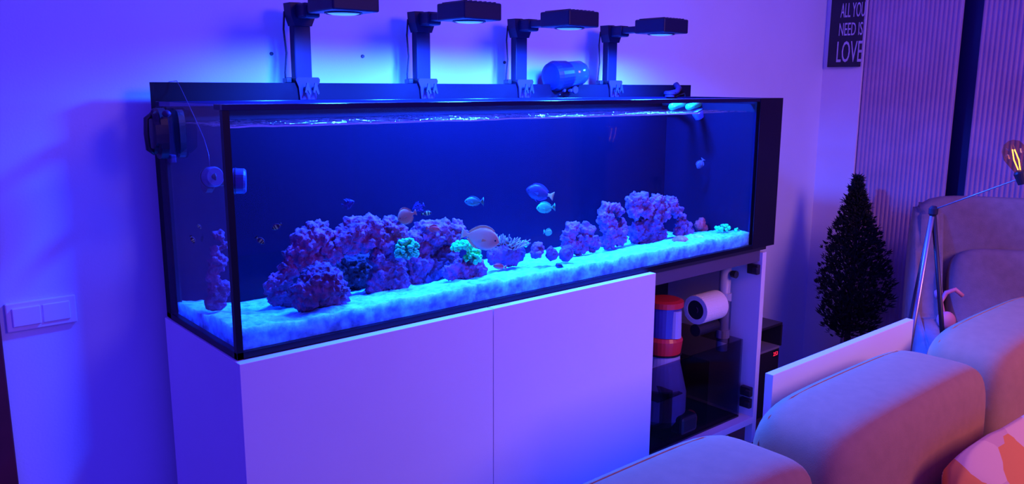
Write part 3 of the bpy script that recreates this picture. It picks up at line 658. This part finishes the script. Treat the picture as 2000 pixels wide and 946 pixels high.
# the door taken off, standing behind the sofa
a = PY(1510, 737, -.68); b = PY(1785, 622, -.68)
bm = box(B(), a.x, b.x, -.68, -.660, .0, a.z+.004, .0012)
o = ob('loose_cabinet_door', bm, WHITE); tag(o, 'white cabinet door taken off and stood upright behind the sofa', 'cabinet door'); recenter(o)

# black cooler with a red readout on the floor right of the cabinet
a = PY(1494, 641, .24); b = PY(1529, 633, .24); zt = a.z
t = thing('tank_chiller', (b.x-.13, .33, 0), 'black box-shaped chiller with red digital readout beside the cabinet', 'chiller')
x1 = b.x; x0 = x1-.28
ob('lower_body', box(B(), x0, x1-.006, .245, .44, .0, zt-.115, .004), PLAST, t)
ob('top_tray', box(B(), x0, x1, .24, .44, zt-.012, zt, .003), PLAST, t)
ob('back_plate', box(B(), x0, x1, .425, .44, zt-.115, zt-.012), PLAST, t)
ob('side_plate', box(B(), x1-.012, x1, .24, .425, zt-.105, zt-.012), PLAST, t)
ob('side_plate', box(B(), x0, x0+.012, .24, .425, zt-.105, zt-.012), PLAST, t)
ob('shelf_top', box(B(), x0+.013, x1-.013, .242, .42, zt-.114, zt-.104), mat('grey_shelf', (.22, .2, .28), .5), t)
q = PY(1514, 691, .2445)
RDL = mat('red_digits', (.2, .0, .0), .4, emit=(1.0, .02, .08), estr=1.6)
dp = ob('display', box(B(), q.x-.020, q.x+.020, .2425, .2448, q.z-.014, q.z+.014), BLACK, t)
mt = Matrix.Translation((q.x, .2422, q.z-.008)) @ Matrix.Rotation(PI/2, 4, 'X')
ob('digits', text_mesh('253', .024, mt, .0004), RDL, dp)

# ================================================================== light switch
a = PY(7, 594, YW); b = PY(145, 572, YW); zb = PY(8, 651, YW).z; xa, xb = a.x, b.x
t = thing('light_switch', ((xa+xb)/2, YW, zb), 'white wall plate with two rocker switches left of the aquarium', 'switch')
SWM = mat('switch_plastic', (.80, .78, .84), .35)
zt_ = a.z; wx = xb-xa
ob('plate', box(B(), xa, xb, YW-.009, YW, zb, zt_, .003), SWM, t)
ob('rocker', box(B(), xa+.012, xa+wx*.5-.003, YW-.014, YW-.008, zb+.012, zt_-.012, .002), SWM, t)
ob('rocker', box(B(), xa+wx*.5+.001, xb-.014, YW-.012, YW-.008, zb+.012, zt_-.012, .002), SWM, t)

# ================================================================== sign
SY0, SY1 = PX(1621, 100, XR).y, PX(1690, 20, XR).y
zb = PX(1640, 131, XR).z; Hs = (SY0-SY1)*2.6
t = thing('word_sign', (XR, (SY0+SY1)/2, zb), 'black wooden sign with pale lettering ALL YOU NEED IS LOVE', 'sign')
ob('board', box(B(), XR-.018, XR, SY1+.001, SY0, zb, zb+Hs, .002), mat('black_board', (.02, .014, .03), .6, var=.2, vscale=15), t)
LET = mat('sign_lettering', (.62, .58, .62), .8, var=.15, vscale=30)
def sign_line(s, pxc, pyb, h, wm):
    p = PX(pxc, pyb, XR-.0185)
    M = Matrix.Translation((XR-.0190, p.y, p.z)) @ Matrix(((0, 0, -1, 0), (-1, 0, 0, 0), (0, 1, 0, 0), (0, 0, 0, 1)))
    bm = text_mesh(s, h, M, .0006, 1.0)
    ys = [v.co.y for v in bm.verts]; cy = (min(ys)+max(ys))/2; k = wm/(max(ys)-min(ys))
    for v in bm.verts: v.co.y = p.y+(v.co.y-cy)*k
    ob('lettering', bm, LET, t)
mpx = mpp(PX(1655, 80, XR)); wy = SY0-SY1
def hh(a, b): return abs(PX(1650, a, XR).z-PX(1650, b, XR).z)/.70
sign_line('ALL YOU', 1665, 33, hh(5, 33), wy*.74)
sign_line('NEED IS', 1661, 69, hh(44, 69), wy*.72)
sign_line('LOVE', 1657.5, 121, hh(80, 121), wy*.78)
# the rest of the saying is above the picture

# ================================================================== potted conifer
c = PX(1655, 655, 2.93); tip = PX(1681, 347, 2.93); zc = c.z
t = thing('potted_conifer', (2.93, c.y, 0), 'dark bushy artificial conifer standing in the corner by the blinds', 'plant')
rnd = random.Random(11); bm = B()
FOL = mat('dark_conifer', (.012, .020, .016), .8, var=.4, vscale=40)
prof = [(655, 34), (640, 42), (600, 52), (560, 66), (540, 62), (500, 55), (470, 48), (440, 36), (410, 22), (385, 13), (365, 8), (347, 2)]
def wid(py):
    for (a, wa), (b, wb_) in zip(prof, prof[1:]):
        if b <= py <= a: return wa+(wb_-wa)*(a-py)/(a-b)
    return 10
ms = mpp(PX(1650, 550, 2.93)); yc0, yc1 = c.y, tip.y
for i in range(4200):
    py = 655-(655-347)*rnd.random()**.85; k = (655-py)/(655-347)
    ctr = Vector((2.93, yc0+(yc1-yc0)*k-.012*math.sin(k*5), zc+(tip.z-zc)*k))
    R = wid(py)*ms*1.06*(1+.22*noise.noise(Vector((py*.03, i*.002, 0)))); a = rnd.uniform(0, 2*PI); q = math.sqrt(rnd.random())
    p = ctr+Vector((math.cos(a)*q*R*.85, math.sin(a)*q*R, 0))
    d = Vector((math.cos(a)*.8, math.sin(a)*.8, rnd.uniform(.3, 1.1))).normalized(); l = rnd.uniform(.016, .036)*(1-.35*k)*(1.7 if i % 9 == 0 else 1)
    sd_ = d.cross(Vector((rnd.uniform(-1, 1), rnd.uniform(-1, 1), rnd.uniform(-1, 1)))).normalized()
    for s in (-1, 0, 1):
        dd = (d+sd_*s*.7).normalized(); nrm = dd.cross(sd_ if s == 0 else d).normalized()*.003
        e = p+dd*l
        v = [bm.verts.new(p-nrm), bm.verts.new(p+dd*l*.5-nrm*1.4), bm.verts.new(e), bm.verts.new(p+dd*l*.5+nrm*1.4)]
        bm.faces.new(v)
ob('foliage', bm, FOL, t, kind='stuff')
ob('trunk', tube(B(), [(2.93, yc0, .12), (2.93, yc0, zc), (2.93, (yc0+yc1)/2, (zc+tip.z)/2), (2.93, yc1, tip.z-.03)], [.016, .014, .010, .003], 8), mat('bark', (.05, .03, .03), .9), t)
ob('pot', lathe(B(), [(.0, .075), (.01, .085), (.16, .105), (.175, .11), (.18, .108), (.165, .098)], (2.93, yc0, 0), (0, 0, 1), 28), mat('dark_pot', (.06, .05, .09), .5), t, smooth=False)
ob('soil', lathe(B(), [(.15, .09), (.162, .095), (.164, .06)], (2.93, yc0, 0), (0, 0, 1), 20), mat('soil', (.03, .02, .02), 1), t)

# ================================================================== armchair by the blinds
CHF = mat('armchair_grey_fabric', (.26, .21, .20), .95, var=.1, vscale=30, bump=.25, bscale=350)
zt_ = .995
t = thing('armchair', (2.82, -.49, 0), 'grey upholstered armchair by the ribbed blinds behind the sofa', 'armchair')
hw = .33                                   # local: facing -X, backrest at the origin
def lo(nm, bm, m, **k): return ob(nm, bm, m, t, world=False, **k)
lo('backrest', cushion(B(), (.05, 0, (zt_+.30)/2), (.15, 2*hw, zt_-.30), 6, 12, Matrix.Rotation(math.radians(6), 3, 'Y')), CHF, smooth=True)
lo('back_cushion', cushion(B(), (-.07, -.03, .60), (.16, .46, .42), 5, 12, Matrix.Rotation(math.radians(14), 3, 'Y')), CHF, smooth=True)
lo('seat_cushion', cushion(B(), (-.30, 0, .40), (.52, .46, .15), 5, 12), CHF, smooth=True)
for s_ in (1, -1):
    yy = s_*(hw-.055); bm = B(); pr_ = [(.10, zt_-.03), (-.02, zt_-.05), (-.07, zt_-.20), (-.11, .66), (-.20, .56), (-.52, .53), (-.54, .30), (.10, .30)]
    prism(bm, [(x, yy-.05, z) for x, z in pr_], (0, .10, 0)); bmesh.ops.bevel(bm, geom=bm.edges[:], offset=.02, segments=3, affect='EDGES'); lo('arm', bm, CHF, smooth=True)
lo('seat_base', box(B(), -.53, .10, -hw+.10, hw-.10, .16, .335, .02), CHF)
for x in (-.48, .06):
    for y in (-hw+.08, hw-.08): lo('leg', tube(B(), [(x, y, .31), (x, y, 0)], [.022, .014], 10), PLAST)
t.rotation_euler = (0, 0, math.radians(31))

# ================================================================== tripod lamp with a wire arm and filament bulb
MET = mat('lamp_steel', (.42, .38, .45), .35, metal=.8)
XT = 2.0
ap = PX(1823, 410, XT)
t = thing('tripod_lamp', (ap.x, ap.y, 0), 'thin metal tripod floor lamp with long arm and amber filament bulb', 'floor lamp')
for (px, py, xx) in ((1787, 620, XT-.02), (1838, 618, XT+.05), (0, 0, 0)):
    if px: q = PX(px, py, xx); d = (q-ap); e = ap+d*((ap.z-.0)/(-d.z)); e.z = 0
    else: e = Vector((2.07, -.41, 0))
    ob('leg', tube(B(), [ap, e], [.0075, .0065], 10), MET if px == 1787 else PLAST, t, smooth=True)
ob('hub', lathe(B(), [(-.02, .008), (-.012, .014), (.004, .014), (.012, .007)], ap, (0, 0, 1), 14), PLAST, t)
e = PX(2003, 345, XT-.02); e2 = e+(e-ap)*.25
ob('arm', tube(B(), [ap, (ap+e)/2, e, e2], .0022, 6), MET, t, smooth=True)
bq = PX(1994, 344, XT-.02)
ob('socket', lathe(B(), [(-.02, .012), (.012, .016), (.018, .013)], bq+(-up*.004), (up-rt*.28), 16), PLAST, t)
AMB = glass('amber_glass', (.95, .72, .50), 1.45)
bulb = ob('bulb', lathe(B(), [(.012, .012), (.03, .020), (.055, .030), (.08, .030), (.098, .020), (.105, .006)], bq, (up-rt*.28), 20), AMB, t, smooth=True)
FILM = mat('hot_filament', (.3, .1, .0), .4, emit=(1.0, .36, .04), estr=9)
axb = (up-rt*.28).normalized()
for s in (-1, 1):
    ob('filament', tube(B(), [bq+axb*.018+rt*s*.003, bq+axb*.048+rt*s*.007, bq+axb*.078+rt*s*.003], .0014, 6), FILM, bulb)

# pink headphones lying on the armchair
PNK = mat('pink_plastic', (.80, .30, .36), .5)
c = PX(1858, 592, 2.26); c = PX(1858, 592, 2.30); mm = mpp(c)
t = thing('headphones', (c.x, c.y, .48), 'pink headphones lying on the armchair seat', 'headphones')
hz = [PX(px, py, xx) for px, py, xx in ((1843, 612, 2.28), (1838, 590, 2.29), (1848, 572, 2.30), (1866, 566, 2.31), (1880, 578, 2.33))]
ob('headband', tube(B(), hz, [.006, .007, .008, .008, .007], 8), PNK, t, smooth=True)
q = PX(1849, 626, 2.27); ob('ear_cup', lathe(B(), [(-.018, .022), (-.012, .030), (.006, .030), (.012, .02)], q, (-.5, -.75, .3), 18), PNK, t, smooth=True)
q2 = PX(1845, 630, 2.285); ob('ear_pad', lathe(B(), [(-.016, .024), (-.006, .030), (.004, .026)], q2, (.5, .75, -.3), 18), PLAST, t, smooth=True)
q = PX(1834, 575, 2.31); ob('ear_cup', lathe(B(), [(-.012, .014), (0, .019), (.010, .014)], q, (.2, -1, .3), 16), PNK, t, smooth=True)

# ================================================================== sofa
SOF = mat('beige_sofa_fabric', (.46, .24, .11), .95, var=.05, vscale=40, bump=.12, bscale=500)
YS = -.785; zs = .785
sf = thing('sofa', (1.2, -1.15, 0), 'beige fabric sofa with plump back cushions in front of the aquarium', 'sofa')
for (xa, xb, zz) in ((-.06, .672, zs+.004), (.715, 1.435, zs+.006), (1.50, 2.28, zs+.002)):
    def fn(p):
        q = p.copy()
        q.z += .025*(1-p.x*p.x)*(1 if p.z > 0 else 0)*max(0, p.z)     # crown the top a little
        q.y -= .10*(1-p.z)/2*1.0                                       # lean
        return q
    bm = cushion(B(), ((xa+xb)/2, YS-.06, (zz+.40)/2), (xb-xa, .235, zz-.40), 5.5, 18, None, fn)
    o = ob('back_cushion', bm, SOF, sf, smooth=True)
    pts = []
    for k in range(33):
        a_ = 2*PI*k/32; cx, cz = math.cos(a_), math.sin(a_); n_ = 5.0
        kk = (abs(cx)**n_+abs(cz)**n_)**(1/n_); p = Vector((cx/kk, .62, cz/kk)); kk2 = (abs(p.x)**5.5+abs(p.y)**5.5+abs(p.z)**5.5)**(1/5.5); p = fn(p/kk2)
        pts.append(Vector(((xa+xb)/2+p.x*(xb-xa)/2, YS-.06+p.y*.235/2, (zz+.40)/2+p.z*(zz-.40)/2)))
    ob('piping', tube(B(), pts, .0020, 6, cap=False), SOF, o, smooth=True)
for (xa, xb) in ((-.06, .672), (.715, 1.435), (1.50, 2.28)):
    ob('seat_cushion', cushion(B(), ((xa+xb)/2, -1.28, .36), (xb-xa, .70, .17), 5, 12), SOF, sf, smooth=True)
ob('back_frame', box(B(), -.08, 2.26, -.765, -.69, .12, .56, .025), SOF, sf, smooth=False)
ob('seat_frame', box(B(), -.08, 2.26, -1.62, -.74, .10, .28, .02), SOF, sf)
for x in (0, 2.16):
    for y in (-1.55, -.78): ob('leg', tube(B(), [(x, y, .12), (x, y, 0)], [.025, .02], 10), PLAST, sf)

# ================================================================== patterned pillow
PM = D.materials.new('patchwork_print'); PM.use_nodes = True; nt = PM.node_tree; b_ = nt.nodes['Principled BSDF']; b_.inputs['Roughness'].default_value = .9
tc = nt.nodes.new('ShaderNodeTexCoord'); vo = nt.nodes.new('ShaderNodeTexVoronoi'); vo.inputs['Scale'].default_value = 9; vo.distance = 'MANHATTAN'
rp = nt.nodes.new('ShaderNodeValToRGB'); rp.color_ramp.interpolation = 'CONSTANT'; sp = nt.nodes.new('ShaderNodeSeparateColor')
nt.links.new(tc.outputs['Object'], vo.inputs['Vector']); nt.links.new(vo.outputs['Color'], sp.inputs[0]); nt.links.new(sp.outputs[0], rp.inputs[0]); nt.links.new(rp.outputs[0], b_.inputs['Base Color'])
e = rp.color_ramp.elements; cols = [(0, (.95, .60, .30)), (.42, (.82, .46, .26)), (.62, (.95, .32, .05)), (.72, (.90, .56, .28)), (.86, (.42, .23, .20))]
e[0].color = (*cols[0][1], 1); e[1].position = cols[1][0]; e[1].color = (*cols[1][1], 1)
for q, c_ in cols[2:]: el = e.new(q); el.color = (*c_, 1)
MATS['patchwork_print'] = PM
c = Vector((1.245, -1.07, .475))
def pf(p):
    r = max(abs(p.x), abs(p.z)); s = (1-min(1, r)**2.5)
    pin = 1+.02*(abs(p.x)*abs(p.z))+.05*max(0, .25-abs(p.x+.25))*(1 if p.z > 0 else 0)
    return Vector((p.x*pin, p.y*(.12+.88*s), p.z*pin))
bm = cushion(B(), (0, 0, 0), (.56, .17, .44), 5, 18, None, pf)
Mx = Matrix.Translation(c) @ Euler((math.radians(-9), math.radians(3), 0)).to_matrix().to_4x4()
o = ob('throw_pillow', bm, PM, smooth=True); o.matrix_world = Mx
tag(o, 'cream throw pillow with orange and mauve patches on the sofa', 'pillow')
